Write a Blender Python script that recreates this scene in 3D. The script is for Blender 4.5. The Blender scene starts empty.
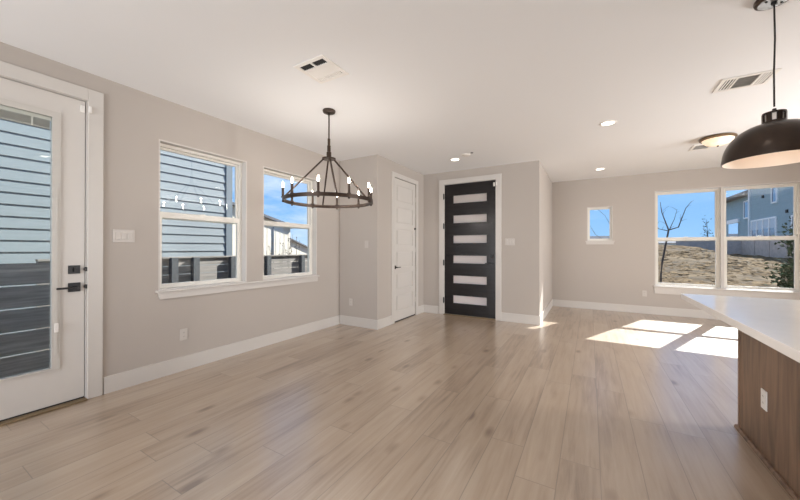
import bpy, bmesh, math, random
from mathutils import Vector, Matrix, noise
random.seed(7)
S = bpy.context.scene
COL = S.collection
PI = math.pi

# ------------------------------------------------------------------ camera, world, sun, lights, exposure
CAM_H = 1.264
cam = bpy.data.objects.new('camera', bpy.data.cameras.new('camera'))
COL.objects.link(cam)
fwd = Vector((-0.50607357, 0.86248672, 0.00248891))
rgt = Vector((0.86249031, 0.50607158, 0.00141883))
upv = rgt.cross(fwd)
M = Matrix.Identity(4)
for i, c in enumerate((rgt, upv, -fwd)):
    for r in range(3):
        M[r][i] = c[r]
M.translation = (0, 0, CAM_H)
cam.matrix_world = M
cam.data.sensor_width = 36
cam.data.lens = 323.73 / 800 * 36
cam.data.shift_y = -2.0 / 800
cam.data.clip_start = 0.05
cam.data.clip_end = 500
S.camera = cam

SUN_DIR = Vector((-0.43, -1.0, -0.82))          # the way the sunlight travels
sun = bpy.data.objects.new('sun', bpy.data.lights.new('sun', 'SUN'))
sun.data.energy = 13.0
sun.data.color = (1.0, 0.97, 0.94)
sun.data.angle = math.radians(0.5)
sun.rotation_euler = SUN_DIR.to_track_quat('-Z', 'Y').to_euler()
COL.objects.link(sun)

SKY_STRENGTH = 1.08
world = bpy.data.worlds.new('sky'); S.world = world
world.use_nodes = True
wn = world.node_tree.nodes; wl = world.node_tree.links
wn.clear()
w_out = wn.new('ShaderNodeOutputWorld'); w_bg = wn.new('ShaderNodeBackground')
w_tc = wn.new('ShaderNodeTexCoord'); w_sep = wn.new('ShaderNodeSeparateXYZ')
w_ramp = wn.new('ShaderNodeValToRGB')
el = w_ramp.color_ramp.elements
el[0].position = 0.0; el[0].color = (0.36, 0.62, 0.98, 1)
el[1].position = 0.55; el[1].color = (0.16, 0.36, 0.80, 1)
e2 = w_ramp.color_ramp.elements.new(0.16); e2.color = (0.21, 0.47, 0.92, 1)
w_map = wn.new('ShaderNodeMapping'); w_map.inputs['Scale'].default_value = (1.6, 1.6, 5.0)
w_noise = wn.new('ShaderNodeTexNoise'); w_noise.inputs['Scale'].default_value = 2.2; w_noise.inputs['Detail'].default_value = 6; w_noise.inputs['Roughness'].default_value = 0.6
w_cr = wn.new('ShaderNodeMapRange'); w_cr.inputs['From Min'].default_value = 0.38; w_cr.inputs['From Max'].default_value = 0.68
w_west = wn.new('ShaderNodeMapRange'); w_west.inputs['From Min'].default_value = -0.1; w_west.inputs['From Max'].default_value = -0.75
w_mul = wn.new('ShaderNodeMath'); w_mul.operation = 'MULTIPLY'
w_mix = wn.new('ShaderNodeMix'); w_mix.data_type = 'RGBA'
w_mix.inputs[7].default_value = (0.86, 0.92, 1.0, 1)
wl.new(w_tc.outputs['Generated'], w_sep.inputs[0]); wl.new(w_sep.outputs['Z'], w_ramp.inputs[0])
wl.new(w_tc.outputs['Generated'], w_map.inputs['Vector']); wl.new(w_map.outputs[0], w_noise.inputs['Vector'])
wl.new(w_noise.outputs['Fac'], w_cr.inputs['Value']); wl.new(w_sep.outputs['X'], w_west.inputs['Value'])
wl.new(w_cr.outputs[0], w_mul.inputs[0]); wl.new(w_west.outputs[0], w_mul.inputs[1])
wl.new(w_mul.outputs[0], w_mix.inputs[0]); wl.new(w_ramp.outputs[0], w_mix.inputs[6])
wl.new(w_mix.outputs[2], w_bg.inputs['Color']); w_bg.inputs['Strength'].default_value = SKY_STRENGTH
wl.new(w_bg.outputs[0], w_out.inputs[0])

def area_light(name, loc, direction, sx, sy, power, col=(1, 1, 1)):
    l = bpy.data.lights.new(name, 'AREA'); l.shape = 'RECTANGLE'; l.size = sx; l.size_y = sy
    l.energy = power; l.color = col
    o = bpy.data.objects.new(name, l); COL.objects.link(o)
    o.location = loc; o.rotation_euler = Vector(direction).to_track_quat('-Z', 'Y').to_euler()
    return o
# fill lights added outside two unseen openings, the rear one tilted up to the ceiling
area_light('fill_light_rear', (-1.9, -3.95, 1.15), (0.25, 1, 0.8), 3.1, 2.2, 250, (1.0, 0.985, 0.975))
area_light('fill_light_right', (5.05, 4.50, 1.40), (-1, 0.2, 0.12), 0.9, 1.8, 270, (1.0, 0.985, 0.975))  # added fill for the far side, through an opening made for it

S.view_settings.view_transform = 'Standard'
S.view_settings.look = 'None'
S.view_settings.exposure = 0.2
S.view_settings.gamma = 1.0
S.view_settings.use_curve_mapping = False
S.cycles.max_bounces = 10
S.cycles.diffuse_bounces = 6
S.cycles.transparent_max_bounces = 16
S.cycles.sample_clamp_indirect = 6
S.cycles.caustics_reflective = False
S.cycles.caustics_refractive = False

# ------------------------------------------------------------------ materials
def mat(name, color, rough=0.5, metal=0.0, spec=0.5, noise_amt=0.0, noise_scale=20, bump=0.0, bump_scale=200, emit=None, coat=0.0, stretch=None):
    m = bpy.data.materials.new(name); m.use_nodes = True
    nt = m.node_tree; b = nt.nodes['Principled BSDF']
    b.inputs['Base Color'].default_value = (*color, 1)
    b.inputs['Roughness'].default_value = rough
    b.inputs['Metallic'].default_value = metal
    b.inputs['Specular IOR Level'].default_value = spec
    b.inputs['Coat Weight'].default_value = coat
    tc = nt.nodes.new('ShaderNodeTexCoord'); vec = tc.outputs['Object']
    if stretch:
        mp = nt.nodes.new('ShaderNodeMapping'); mp.inputs['Scale'].default_value = stretch
        nt.links.new(vec, mp.inputs['Vector']); vec = mp.outputs[0]
    if noise_amt:
        n = nt.nodes.new('ShaderNodeTexNoise'); n.inputs['Scale'].default_value = noise_scale; n.inputs['Detail'].default_value = 6
        nt.links.new(vec, n.inputs['Vector'])
        r = nt.nodes.new('ShaderNodeValToRGB')
        r.color_ramp.elements[0].position = 0.3; r.color_ramp.elements[1].position = 0.7
        r.color_ramp.elements[0].color = (*[c * (1 - noise_amt) for c in color], 1)
        r.color_ramp.elements[1].color = (*[min(1, c * (1 + noise_amt)) for c in color], 1)
        nt.links.new(n.outputs['Fac'], r.inputs[0]); nt.links.new(r.outputs[0], b.inputs['Base Color'])
    if bump:
        n = nt.nodes.new('ShaderNodeTexNoise'); n.inputs['Scale'].default_value = bump_scale; n.inputs['Detail'].default_value = 3
        nt.links.new(tc.outputs['Object'], n.inputs['Vector'])
        bp = nt.nodes.new('ShaderNodeBump'); bp.inputs['Strength'].default_value = bump; bp.inputs['Distance'].default_value = 0.002
        nt.links.new(n.outputs['Fac'], bp.inputs['Height']); nt.links.new(bp.outputs[0], b.inputs['Normal'])
    if emit:
        b.inputs['Emission Color'].default_value = (*emit[0], 1); b.inputs['Emission Strength'].default_value = emit[1]
    return m

MW = mat('greige_wall_paint', (0.46, 0.42, 0.385), 0.75, spec=0.25, bump=0.12, bump_scale=140)
MC = mat('ceiling_paint', (0.82, 0.83, 0.845), 0.85, spec=0.2, bump=0.12, bump_scale=140)
MT = mat('white_trim_paint', (0.595, 0.57, 0.54), 0.4, spec=0.4, noise_amt=0.015, noise_scale=3)
MDW = mat('white_door_paint', (0.62, 0.595, 0.565), 0.38, spec=0.4, noise_amt=0.015, noise_scale=3)
MV = mat('white_vinyl', (0.74, 0.72, 0.67), 0.35, spec=0.4, noise_amt=0.01, noise_scale=3)
MP = mat('white_plastic', (0.82, 0.80, 0.77), 0.35, spec=0.4, noise_amt=0.01, noise_scale=8)
MBLK = mat('matte_black_metal', (0.012, 0.012, 0.013), 0.38, metal=0.3, noise_amt=0.2, noise_scale=30)
MBRZ = mat('dark_bronze_metal', (0.055, 0.036, 0.026), 0.38, metal=0.6, noise_amt=0.25, noise_scale=25)
MPEND = mat('bronze_black_shade', (0.034, 0.021, 0.014), 0.28, metal=0.45, noise_amt=0.2, noise_scale=14)
MPIN = mat('white_enamel', (0.80, 0.72, 0.65), 0.5, noise_amt=0.02, noise_scale=6)
MSWP = mat('almond_plastic', (0.53, 0.495, 0.46), 0.4, spec=0.4, noise_amt=0.01, noise_scale=8)
MOUT = mat('ivory_plastic', (0.56, 0.53, 0.495), 0.4, spec=0.4, noise_amt=0.01, noise_scale=8)
MLOUV = mat('grey_louvre', (0.62, 0.59, 0.55), 0.5, noise_amt=0.1)
MDARK = mat('dark_duct', (0.03, 0.03, 0.03), 0.8, noise_amt=0.1)
MTAN = mat('bronze_threshold', (0.22, 0.16, 0.09), 0.45, metal=0.3, noise_amt=0.15, noise_scale=40)
MQ = mat('white_quartz', (0.90, 0.86, 0.82), 0.14, spec=0.35, noise_amt=0.02, noise_scale=9)
MBULB = mat('glowing_bulb', (1, 0.9, 0.75), 0.4, emit=((1.0, 0.90, 0.78), 22), noise_amt=0.01)
MCAN = mat('downlight_lens', (1, 0.95, 0.88), 0.5, emit=((1.0, 0.90, 0.76), 6), noise_amt=0.01)
MBOWL = mat('lit_alabaster_glass', (0.85, 0.74, 0.60), 0.35, emit=((1.0, 0.78, 0.55), 0.55), noise_amt=0.12, noise_scale=14)
MSIDE = mat('blue_grey_siding', (0.24, 0.268, 0.278), 0.7, noise_amt=0.06, noise_scale=5, stretch=(1, 0.3, 6))
MCORN = mat('shaded_corner_board', (0.16, 0.19, 0.21), 0.7, noise_amt=0.05)  # shade at the house corner put into a darker slate
MFEN = mat('weathered_fence_wood', (0.27, 0.245, 0.22), 0.85, noise_amt=0.22, noise_scale=6, stretch=(1, 0.4, 5))
MFEND = mat('dark_screen_wood', (0.66, 0.63, 0.63), 0.8, noise_amt=0.28, noise_scale=7, stretch=(1, 0.4, 5))
MCREAM = mat('cream_cladding', (0.74, 0.67, 0.55), 0.8, noise_amt=0.04)
MSHIN = mat('grey_shingles', (0.13, 0.13, 0.14), 0.85, noise_amt=0.25, noise_scale=18)
MBH = mat('blue_house_siding', (0.30, 0.41, 0.45), 0.75, noise_amt=0.06, noise_scale=3)
MBHW = mat('house_white_trim', (0.95, 0.95, 0.95), 0.6, noise_amt=0.02)
MBHG = mat('house_window_glass', (0.25, 0.30, 0.36), 0.15, metal=0.6, noise_amt=0.1)
MPALE = mat('pale_blind_glass', (0.5, 0.55, 0.6), 0.3, noise_amt=0.05)
MPOST = mat('dark_post_and_shadow', (0.075, 0.08, 0.085), 0.8, noise_amt=0.2)  # also carries the shadow shapes on the garden fence
MBARK = mat('tree_bark', (0.085, 0.07, 0.06), 0.9, noise_amt=0.25, noise_scale=20)
MLEAF = mat('evergreen_leaf', (0.05, 0.078, 0.042), 0.8, spec=0.05, noise_amt=0.35, noise_scale=9)
MDRY = mat('dry_plant', (0.09, 0.06, 0.045), 0.9, noise_amt=0.25)
MGFEN = mat('grey_far_fence', (0.52, 0.44, 0.39), 0.85, noise_amt=0.15, noise_scale=3)
MCHROME = mat('satin_nickel', (0.16, 0.155, 0.155), 0.4, metal=0.7, noise_amt=0.05)

def siding_lines(m, pitch, axis='Z', depth=1.0, off=0.0):
    """lap joints: real bumps plus the thin dark joint line between boards"""
    nt = m.node_tree; b = nt.nodes['Principled BSDF']
    return m

def glass_mat():
    m = bpy.data.materials.new('window_glass'); m.use_nodes = True; nt = m.node_tree; nt.nodes.clear()
    o = nt.nodes.new('ShaderNodeOutputMaterial'); tr = nt.nodes.new('ShaderNodeBsdfTransparent'); gl = nt.nodes.new('ShaderNodeBsdfGlossy')
    tr.inputs['Color'].default_value = (0.955, 0.975, 0.97, 1); gl.inputs['Roughness'].default_value = 0.0
    lw = nt.nodes.new('ShaderNodeLayerWeight'); lw.inputs['Blend'].default_value = 0.5
    pw = nt.nodes.new('ShaderNodeMath'); pw.operation = 'POWER'; pw.inputs[1].default_value = 4.0
    ma = nt.nodes.new('ShaderNodeMath'); ma.operation = 'MULTIPLY_ADD'; ma.inputs[1].default_value = 0.6; ma.inputs[2].default_value = 0.04
    mx = nt.nodes.new('ShaderNodeMixShader')
    nt.links.new(lw.outputs['Facing'], pw.inputs[0]); nt.links.new(pw.outputs[0], ma.inputs[0]); nt.links.new(ma.outputs[0], mx.inputs[0])
    nt.links.new(tr.outputs[0], mx.inputs[1]); nt.links.new(gl.outputs[0], mx.inputs[2]); nt.links.new(mx.outputs[0], o.inputs[0])
    return m
MG = glass_mat()

def frosted_mat():
    m = bpy.data.materials.new('frosted_glass'); m.use_nodes = True; nt = m.node_tree; nt.nodes.clear()
    o = nt.nodes.new('ShaderNodeOutputMaterial'); tr = nt.nodes.new('ShaderNodeBsdfTranslucent'); df = nt.nodes.new('ShaderNodeBsdfDiffuse')
    tr.inputs['Color'].default_value = (0.96, 0.92, 0.89, 1); df.inputs['Color'].default_value = (0.8, 0.78, 0.76, 1)
    n = nt.nodes.new('ShaderNodeTexNoise'); n.inputs['Scale'].default_value = 60
    mr = nt.nodes.new('ShaderNodeMapRange'); mr.inputs['To Min'].default_value = 0.2; mr.inputs['To Max'].default_value = 0.4
    mx = nt.nodes.new('ShaderNodeMixShader')
    nt.links.new(n.outputs['Fac'], mr.inputs['Value']); nt.links.new(mr.outputs[0], mx.inputs[0])
    nt.links.new(tr.outputs[0], mx.inputs[1]); nt.links.new(df.outputs[0], mx.inputs[2]); nt.links.new(mx.outputs[0], o.inputs[0])
    return m
MFROST = frosted_mat()

def floor_mat():
    m = bpy.data.materials.new('oak_plank_floor'); m.use_nodes = True; nt = m.node_tree; N = nt.nodes; L = nt.links
    b = N['Principled BSDF']
    tc = N.new('ShaderNodeTexCoord'); sp = N.new('ShaderNodeSeparateXYZ'); L.new(tc.outputs['Object'], sp.inputs[0])
    def mth(op, a, c=None, d=None):
        n = N.new('ShaderNodeMath'); n.operation = op
        for i, v in enumerate((a, c, d)):
            if v is None: continue
            if isinstance(v, (int, float)): n.inputs[i].default_value = v
            else: L.new(v, n.inputs[i])
        return n.outputs[0]
    W, LEN = 0.2065, 1.52
    u = mth('DIVIDE', mth('ADD', sp.outputs['X'], 20 * W - 0.0505), W)
    row = mth('FLOOR', u); fu = mth('FRACT', u)
    wn1 = N.new('ShaderNodeTexWhiteNoise'); wn1.noise_dimensions = '1D'; L.new(row, wn1.inputs['W'])
    v = mth('DIVIDE', mth('ADD', mth('ADD', sp.outputs['Y'], 30.0), mth('MULTIPLY', wn1.outputs['Value'], LEN)), LEN)
    col = mth('FLOOR', v); fv = mth('FRACT', v)
    cb = N.new('ShaderNodeCombineXYZ'); L.new(row, cb.inputs[0]); L.new(col, cb.inputs[1])
    wn2 = N.new('ShaderNodeTexWhiteNoise'); wn2.noise_dimensions = '2D'; L.new(cb.outputs[0], wn2.inputs['Vector'])
    rnd = wn2.outputs['Value']
    # grain coordinates, shifted per plank
    gx = mth('ADD', sp.outputs['X'], mth('MULTIPLY', rnd, 37.0)); gy = mth('ADD', sp.outputs['Y'], mth('MULTIPLY', rnd, 91.0))
    g1 = N.new('ShaderNodeCombineXYZ'); L.new(mth('MULTIPLY', gx, 26.0), g1.inputs[0]); L.new(mth('MULTIPLY', gy, 1.6), g1.inputs[1])
    n1 = N.new('ShaderNodeTexNoise'); n1.inputs['Scale'].default_value = 1.0; n1.inputs['Detail'].default_value = 7; n1.inputs['Roughness'].default_value = 0.6; n1.inputs['Distortion'].default_value = 0.6
    L.new(g1.outputs[0], n1.inputs['Vector'])
    g2 = N.new('ShaderNodeCombineXYZ'); L.new(mth('MULTIPLY', gx, 3.2), g2.inputs[0]); L.new(mth('MULTIPLY', gy, 0.9), g2.inputs[1])
    n2 = N.new('ShaderNodeTexNoise'); n2.inputs['Scale'].default_value = 1.0; n2.inputs['Detail'].default_value = 4
    L.new(g2.outputs[0], n2.inputs['Vector'])
    # knots
    g3 = N.new('ShaderNodeCombineXYZ'); L.new(mth('MULTIPLY', gx, 5.0), g3.inputs[0]); L.new(mth('MULTIPLY', gy, 2.2), g3.inputs[1])
    vo = N.new('ShaderNodeTexVoronoi'); vo.inputs['Scale'].default_value = 1.0; L.new(g3.outputs[0], vo.inputs['Vector'])
    vsep = N.new('ShaderNodeSeparateColor'); L.new(vo.outputs['Color'], vsep.inputs[0])
    knot_on = mth('GREATER_THAN', vsep.outputs[0], 0.55)
    kr = N.new('ShaderNodeMapRange'); kr.inputs['From Min'].default_value = 0.03; kr.inputs['From Max'].default_value = 0.22; kr.inputs['To Min'].default_value = 1; kr.inputs['To Max'].default_value = 0
    L.new(vo.outputs['Distance'], kr.inputs['Value'])
    knot = mth('MULTIPLY', mth('MULTIPLY', knot_on, kr.outputs[0]), mth('MULTIPLY', n1.outputs['Fac'], 0.75))
    tone = mth('ADD', mth('MULTIPLY', mth('SUBTRACT', n1.outputs['Fac'], 0.5), 1.15), mth('MULTIPLY', mth('SUBTRACT', n2.outputs['Fac'], 0.5), 0.8))
    tone = mth('ADD', tone, mth('MULTIPLY', mth('SUBTRACT', rnd, 0.5), 0.22))
    tone = mth('SUBTRACT', mth('ADD', tone, 0.5), mth('MULTIPLY', knot, 1.35))
    rp = N.new('ShaderNodeValToRGB'); e = rp.color_ramp.elements
    e[0].position = 0.05; e[0].color = (0.185, 0.120, 0.078, 1)
    e[1].position = 0.95; e[1].color = (0.47, 0.37, 0.272, 1)
    em = rp.color_ramp.elements.new(0.45); em.color = (0.365, 0.270, 0.188, 1)
    L.new(tone, rp.inputs[0])
    # seams
    eu = mth('MULTIPLY', mth('MINIMUM', fu, mth('SUBTRACT', 1.0, fu)), W)
    ev = mth('MULTIPLY', mth('MINIMUM', fv, mth('SUBTRACT', 1.0, fv)), LEN)
    ed = mth('MINIMUM', eu, ev)
    sm = N.new('ShaderNodeMapRange'); sm.inputs['From Min'].default_value = 0.0008; sm.inputs['From Max'].default_value = 0.0032
    L.new(ed, sm.inputs['Value'])
    mx = N.new('ShaderNodeMix'); mx.data_type = 'RGBA'; mx.inputs[6].default_value = (0.16, 0.12, 0.095, 1)
    L.new(mth('MULTIPLY_ADD', sm.outputs[0], 0.75, 0.25), mx.inputs[0]); L.new(rp.outputs[0], mx.inputs[7])
    L.new(mx.outputs[2], b.inputs['Base Color'])
    ro = N.new('ShaderNodeMapRange'); ro.inputs['To Min'].default_value = 0.30; ro.inputs['To Max'].default_value = 0.44
    L.new(n1.outputs['Fac'], ro.inputs['Value']); L.new(ro.outputs[0], b.inputs['Roughness'])
    b.inputs['Specular IOR Level'].default_value = 0.9
    b.inputs['Coat Weight'].default_value = 1.0; b.inputs['Coat Roughness'].default_value = 0.26; b.inputs['Coat IOR'].default_value = 1.75
    h = mth('ADD', mth('MULTIPLY', sm.outputs[0], 1.0), mth('MULTIPLY', n1.outputs['Fac'], 0.25))
    bp = N.new('ShaderNodeBump'); bp.inputs['Strength'].default_value = 0.35; bp.inputs['Distance'].default_value = 0.0015
    L.new(h, bp.inputs['Height']); L.new(bp.outputs[0], b.inputs['Normal'])
    return m
MFLOOR = floor_mat()

def wood_mat():
    m = bpy.data.materials.new('brown_stained_wood'); m.use_nodes = True; nt = m.node_tree; N = nt.nodes; L = nt.links; b = N['Principled BSDF']
    tc = N.new('ShaderNodeTexCoord'); mp = N.new('ShaderNodeMapping'); mp.inputs['Scale'].default_value = (9, 9, 0.9)
    n = N.new('ShaderNodeTexNoise'); n.inputs['Scale'].default_value = 2.2; n.inputs['Detail'].default_value = 8; n.inputs['Distortion'].default_value = 0.8
    n2 = N.new('ShaderNodeTexNoise'); n2.inputs['Scale'].default_value = 1.8; n2.inputs['Detail'].default_value = 3
    L.new(tc.outputs['Object'], mp.inputs[0]); L.new(mp.outputs[0], n.inputs['Vector']); L.new(tc.outputs['Object'], n2.inputs['Vector'])
    ad = N.new('ShaderNodeMath'); ad.operation = 'ADD'; L.new(n.outputs['Fac'], ad.inputs[0]); L.new(n2.outputs['Fac'], ad.inputs[1])
    hf = N.new('ShaderNodeMath'); hf.operation = 'MULTIPLY'; hf.inputs[1].default_value = 0.5; L.new(ad.outputs[0], hf.inputs[0])
    r = N.new('ShaderNodeValToRGB'); r.color_ramp.elements[0].position = 0.36; r.color_ramp.elements[1].position = 0.64
    r.color_ramp.elements[0].color = (0.075, 0.042, 0.025, 1); r.color_ramp.elements[1].color = (0.25, 0.153, 0.098, 1)
    L.new(hf.outputs[0], r.inputs[0]); L.new(r.outputs[0], b.inputs['Base Color']); b.inputs['Roughness'].default_value = 0.42
    return m
MWOOD = wood_mat()

def door_wood():
    m = mat('black_stained_door', (0.013, 0.011, 0.011), 0.22, spec=0.3, noise_amt=0.3, noise_scale=3, stretch=(1, 1, 8))
    return m
MBD = door_wood()

def ground_mat():
    m = bpy.data.materials.new('dry_grass_ground'); m.use_nodes = True; nt = m.node_tree; N = nt.nodes; L = nt.links; b = N['Principled BSDF']
    tc = N.new('ShaderNodeTexCoord')
    n = N.new('ShaderNodeTexNoise'); n.inputs['Scale'].default_value = 1.6; n.inputs['Detail'].default_value = 10; n.inputs['Roughness'].default_value = 0.78
    L.new(tc.outputs['Object'], n.inputs['Vector'])
    n2 = N.new('ShaderNodeTexNoise'); n2.inputs['Scale'].default_value = 0.22; n2.inputs['Detail'].default_value = 4
    L.new(tc.outputs['Object'], n2.inputs['Vector'])
    ad = N.new('ShaderNodeMath'); ad.operation = 'MULTIPLY_ADD'; ad.inputs[1].default_value = 0.5; L.new(n2.outputs['Fac'], ad.inputs[0])
    sb = N.new('ShaderNodeMath'); sb.operation = 'SUBTRACT'; sb.inputs[1].default_value = 0.25; L.new(n.outputs['Fac'], sb.inputs[0]); L.new(sb.outputs[0], ad.inputs[2])
    r = N.new('ShaderNodeValToRGB'); e = r.color_ramp.elements
    e[0].position = 0.38; e[0].color = (0.05, 0.034, 0.02, 1); e[1].position = 0.64; e[1].color = (0.18, 0.122, 0.062, 1)
    em = e.new(0.48); em.color = (0.095, 0.065, 0.036, 1)
    L.new(ad.outputs[0], r.inputs[0]); L.new(r.outputs[0], b.inputs['Base Color']); b.inputs['Roughness'].default_value = 0.95
    b.inputs['Specular IOR Level'].default_value = 0.1
    return m
MGR = ground_mat()

# ------------------------------------------------------------------ mesh helpers
class MB:
    def __init__(self): self.bm = bmesh.new()
    def box(self, x0, x1, y0, y1, z0, z1, bevel=0.0):
        r = bmesh.ops.create_cube(self.bm, size=1.0)
        vs = r['verts']
        for v in vs:
            v.co = Vector(((x0 + x1) / 2 + v.co.x * (x1 - x0), (y0 + y1) / 2 + v.co.y * (y1 - y0), (z0 + z1) / 2 + v.co.z * (z1 - z0)))
        if bevel:
            es = list({e for v in vs for e in v.link_edges})
            bmesh.ops.bevel(self.bm, geom=es, offset=bevel, segments=2, affect='EDGES', profile=0.5)
        return self
    def prism(self, pts, h0, h1, axis='z'):
        """polygon (2-D points) pushed along an axis"""
        def P(a, b, h):
            return {'z': (a, b, h), 'x': (h, a, b), 'y': (a, h, b)}[axis]
        lo = [self.bm.verts.new(P(a, b, h0)) for a, b in pts]; hi = [self.bm.verts.new(P(a, b, h1)) for a, b in pts]
        n = len(pts)
        fs = [self.bm.faces.new(lo[::-1]), self.bm.faces.new(hi)]
        for i in range(n):
            fs.append(self.bm.faces.new((lo[i], lo[(i + 1) % n], hi[(i + 1) % n], hi[i])))
        bmesh.ops.recalc_face_normals(self.bm, faces=fs)
        return self
    def lathe(self, prof, c=(0, 0, 0), seg=40, axis='z', close=False):
        """profile of (r, h) spun around an axis through c"""
        rings = []
        for r, h in prof:
            if r < 1e-6:
                pts = [(0, 0)]
            else:
                pts = [(r * math.cos(2 * PI * k / seg), r * math.sin(2 * PI * k / seg)) for k in range(seg)]
            vs = []
            for a, b in pts:
                p = {'z': (a, b, h), 'x': (h, a, b), 'y': (a, h, b)}[axis]
                vs.append(self.bm.verts.new((p[0] + c[0], p[1] + c[1], p[2] + c[2])))
            rings.append(vs)
        pairs = list(zip(rings[:-1], rings[1:]))
        if close: pairs.append((rings[-1], rings[0]))
        fs = []
        for A, B in pairs:
            if len(A) == 1 and len(B) == 1: continue
            for k in range(seg):
                k2 = (k + 1) % seg
                if len(A) == 1: f = (A[0], B[k], B[k2])
                elif len(B) == 1: f = (A[k], A[k2], B[0])
                else: f = (A[k], A[k2], B[k2], B[k])
                fs.append(self.bm.faces.new(f))
        bmesh.ops.recalc_face_normals(self.bm, faces=fs)
        return self
    def tube(self, pts, r, seg=10, r1=None):
        pts = [Vector(p) for p in pts]; n = len(pts); rings = []
        for i, p in enumerate(pts):
            d = (pts[min(i + 1, n - 1)] - pts[max(i - 1, 0)]).normalized()
            a = d.orthogonal().normalized() if abs(d.z) > 0.99 else d.cross(Vector((0, 0, 1))).normalized()
            b = d.cross(a)
            rr = r if r1 is None else r + (r1 - r) * i / max(1, n - 1)
            rings.append([self.bm.verts.new(p + (a * math.cos(2 * PI * k / seg) + b * math.sin(2 * PI * k / seg)) * rr) for k in range(seg)])
        fs = []
        for A, B in zip(rings[:-1], rings[1:]):
            for k in range(seg):
                fs.append(self.bm.faces.new((A[k], A[(k + 1) % seg], B[(k + 1) % seg], B[k])))
        fs.append(self.bm.faces.new(rings[0])); fs.append(self.bm.faces.new(rings[-1]))
        bmesh.ops.recalc_face_normals(self.bm, faces=fs)
        return self
    def bar(self, a, b, w, h):
        """square-section bar from a to b"""
        a = Vector(a); b = Vector(b); d = (b - a).normalized()
        s = d.cross(Vector((0, 0, 1))).normalized() if abs(d.z) < 0.99 else Vector((1, 0, 0)); t = s.cross(d)
        c = []
        for p in (a, b):
            c.append([self.bm.verts.new(p + s * w / 2 * i + t * h / 2 * j) for i, j in ((-1, -1), (1, -1), (1, 1), (-1, 1))])
        fs = [self.bm.faces.new(c[0]), self.bm.faces.new(c[1])]
        for k in range(4):
            fs.append(self.bm.faces.new((c[0][k], c[0][(k + 1) % 4], c[1][(k + 1) % 4], c[1][k])))
        bmesh.ops.recalc_face_normals(self.bm, faces=fs)
        return self
    def build(self, name, material, parent=None, smooth=False):
        me = bpy.data.meshes.new(name)
        if parent is not None:                       # meshes are written in world coordinates; store them relative to their thing
            off = wloc(parent)
            bmesh.ops.translate(self.bm, verts=self.bm.verts[:], vec=-off)
        self.bm.to_mesh(me); self.bm.free()
        o = bpy.data.objects.new(name, me); COL.objects.link(o)
        me.materials.append(material)
        if smooth:
            for p in me.polygons: p.use_smooth = True
            try: me.set_sharp_from_angle(angle=math.radians(35))
            except Exception: pass
        if parent is not None: o.parent = parent
        return o

def wloc(o):
    v = Vector(o.location)
    while o.parent is not None:
        o = o.parent; v += Vector(o.location)
    return v

def tag(o, label, cat=None, group=None, kind=None):
    o['label'] = label
    if cat: o['category'] = cat
    if group: o['group'] = group
    if kind: o['kind'] = kind
    return o

def thing(name, label, cat, loc, group=None, kind=None):
    o = bpy.data.objects.new(name, None); COL.objects.link(o); o.location = loc
    o.empty_display_size = 0.05
    return tag(o, label, cat, group, kind)

def copy_tree(o, parent=None):
    c = o.copy(); COL.objects.link(c); c.parent = parent
    for ch in [x for x in bpy.data.objects if x.parent == o]:
        copy_tree(ch, c)
    return c

def wall(name, axis, p0, p1, a0, a1, z0, z1, openings, material, label):
    """a wall with real thickness p0..p1 along axis, spanning a0..a1, with rectangular openings (a, a, z, z)"""
    A = sorted({a0, a1, *[v for o in openings for v in o[:2]]}); Z = sorted({z0, z1, *[v for o in openings for v in o[2:]]})
    bm = bmesh.new()
    def solid(i, j):
        if i < 0 or j < 0 or i >= len(A) - 1 or j >= len(Z) - 1: return False
        ca = (A[i] + A[i + 1]) / 2; cz = (Z[j] + Z[j + 1]) / 2
        return not any(o[0] < ca < o[1] and o[2] < cz < o[3] for o in openings)
    def P(p, a, z): return (p, a, z) if axis == 'x' else (a, p, z)
    def quad(*c): bm.faces.new([bm.verts.new(P(*q)) for q in c])
    for i in range(len(A) - 1):
        for j in range(len(Z) - 1):
            if not solid(i, j): continue
            u0, u1, w0, w1 = A[i], A[i + 1], Z[j], Z[j + 1]
            for p in (p0, p1): quad((p, u0, w0), (p, u1, w0), (p, u1, w1), (p, u0, w1))
            if not solid(i - 1, j): quad((p0, u0, w0), (p1, u0, w0), (p1, u0, w1), (p0, u0, w1))
            if not solid(i + 1, j): quad((p0, u1, w0), (p1, u1, w0), (p1, u1, w1), (p0, u1, w1))
            if not solid(i, j - 1): quad((p0, u0, w0), (p1, u0, w0), (p1, u1, w0), (p0, u1, w0))
            if not solid(i, j + 1): quad((p0, u0, w1), (p1, u0, w1), (p1, u1, w1), (p0, u1, w1))
    bmesh.ops.remove_doubles(bm, verts=bm.verts[:], dist=1e-5)
    bmesh.ops.recalc_face_normals(bm, faces=bm.faces[:])
    m = MB(); m.bm.free(); m.bm = bm
    o = m.build(name, material)
    return tag(o, label, 'wall', kind='structure')

# ------------------------------------------------------------------ room shell
H = 2.743
XL, YB, XS, YF, XE, YK = -3.641, 4.201, -2.876, 5.832, -0.727, 7.93
XR, YR = 4.5, -3.0
TW = 0.16
D1 = (0.088, 1.012)                                   # glass door slot in the left wall
W1 = (1.535, 2.483, 0.85, 2.338); W2 = (2.709, 3.668, 0.85, 2.332)
D2 = (4.693, 5.497)                                   # white panel door
D3 = (-2.434, -1.443)                                 # black entry door
SW = (-0.054, 0.403, 1.432, 2.15)
BW = (1.084, 3.86, 0.555, 2.392)

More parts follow.
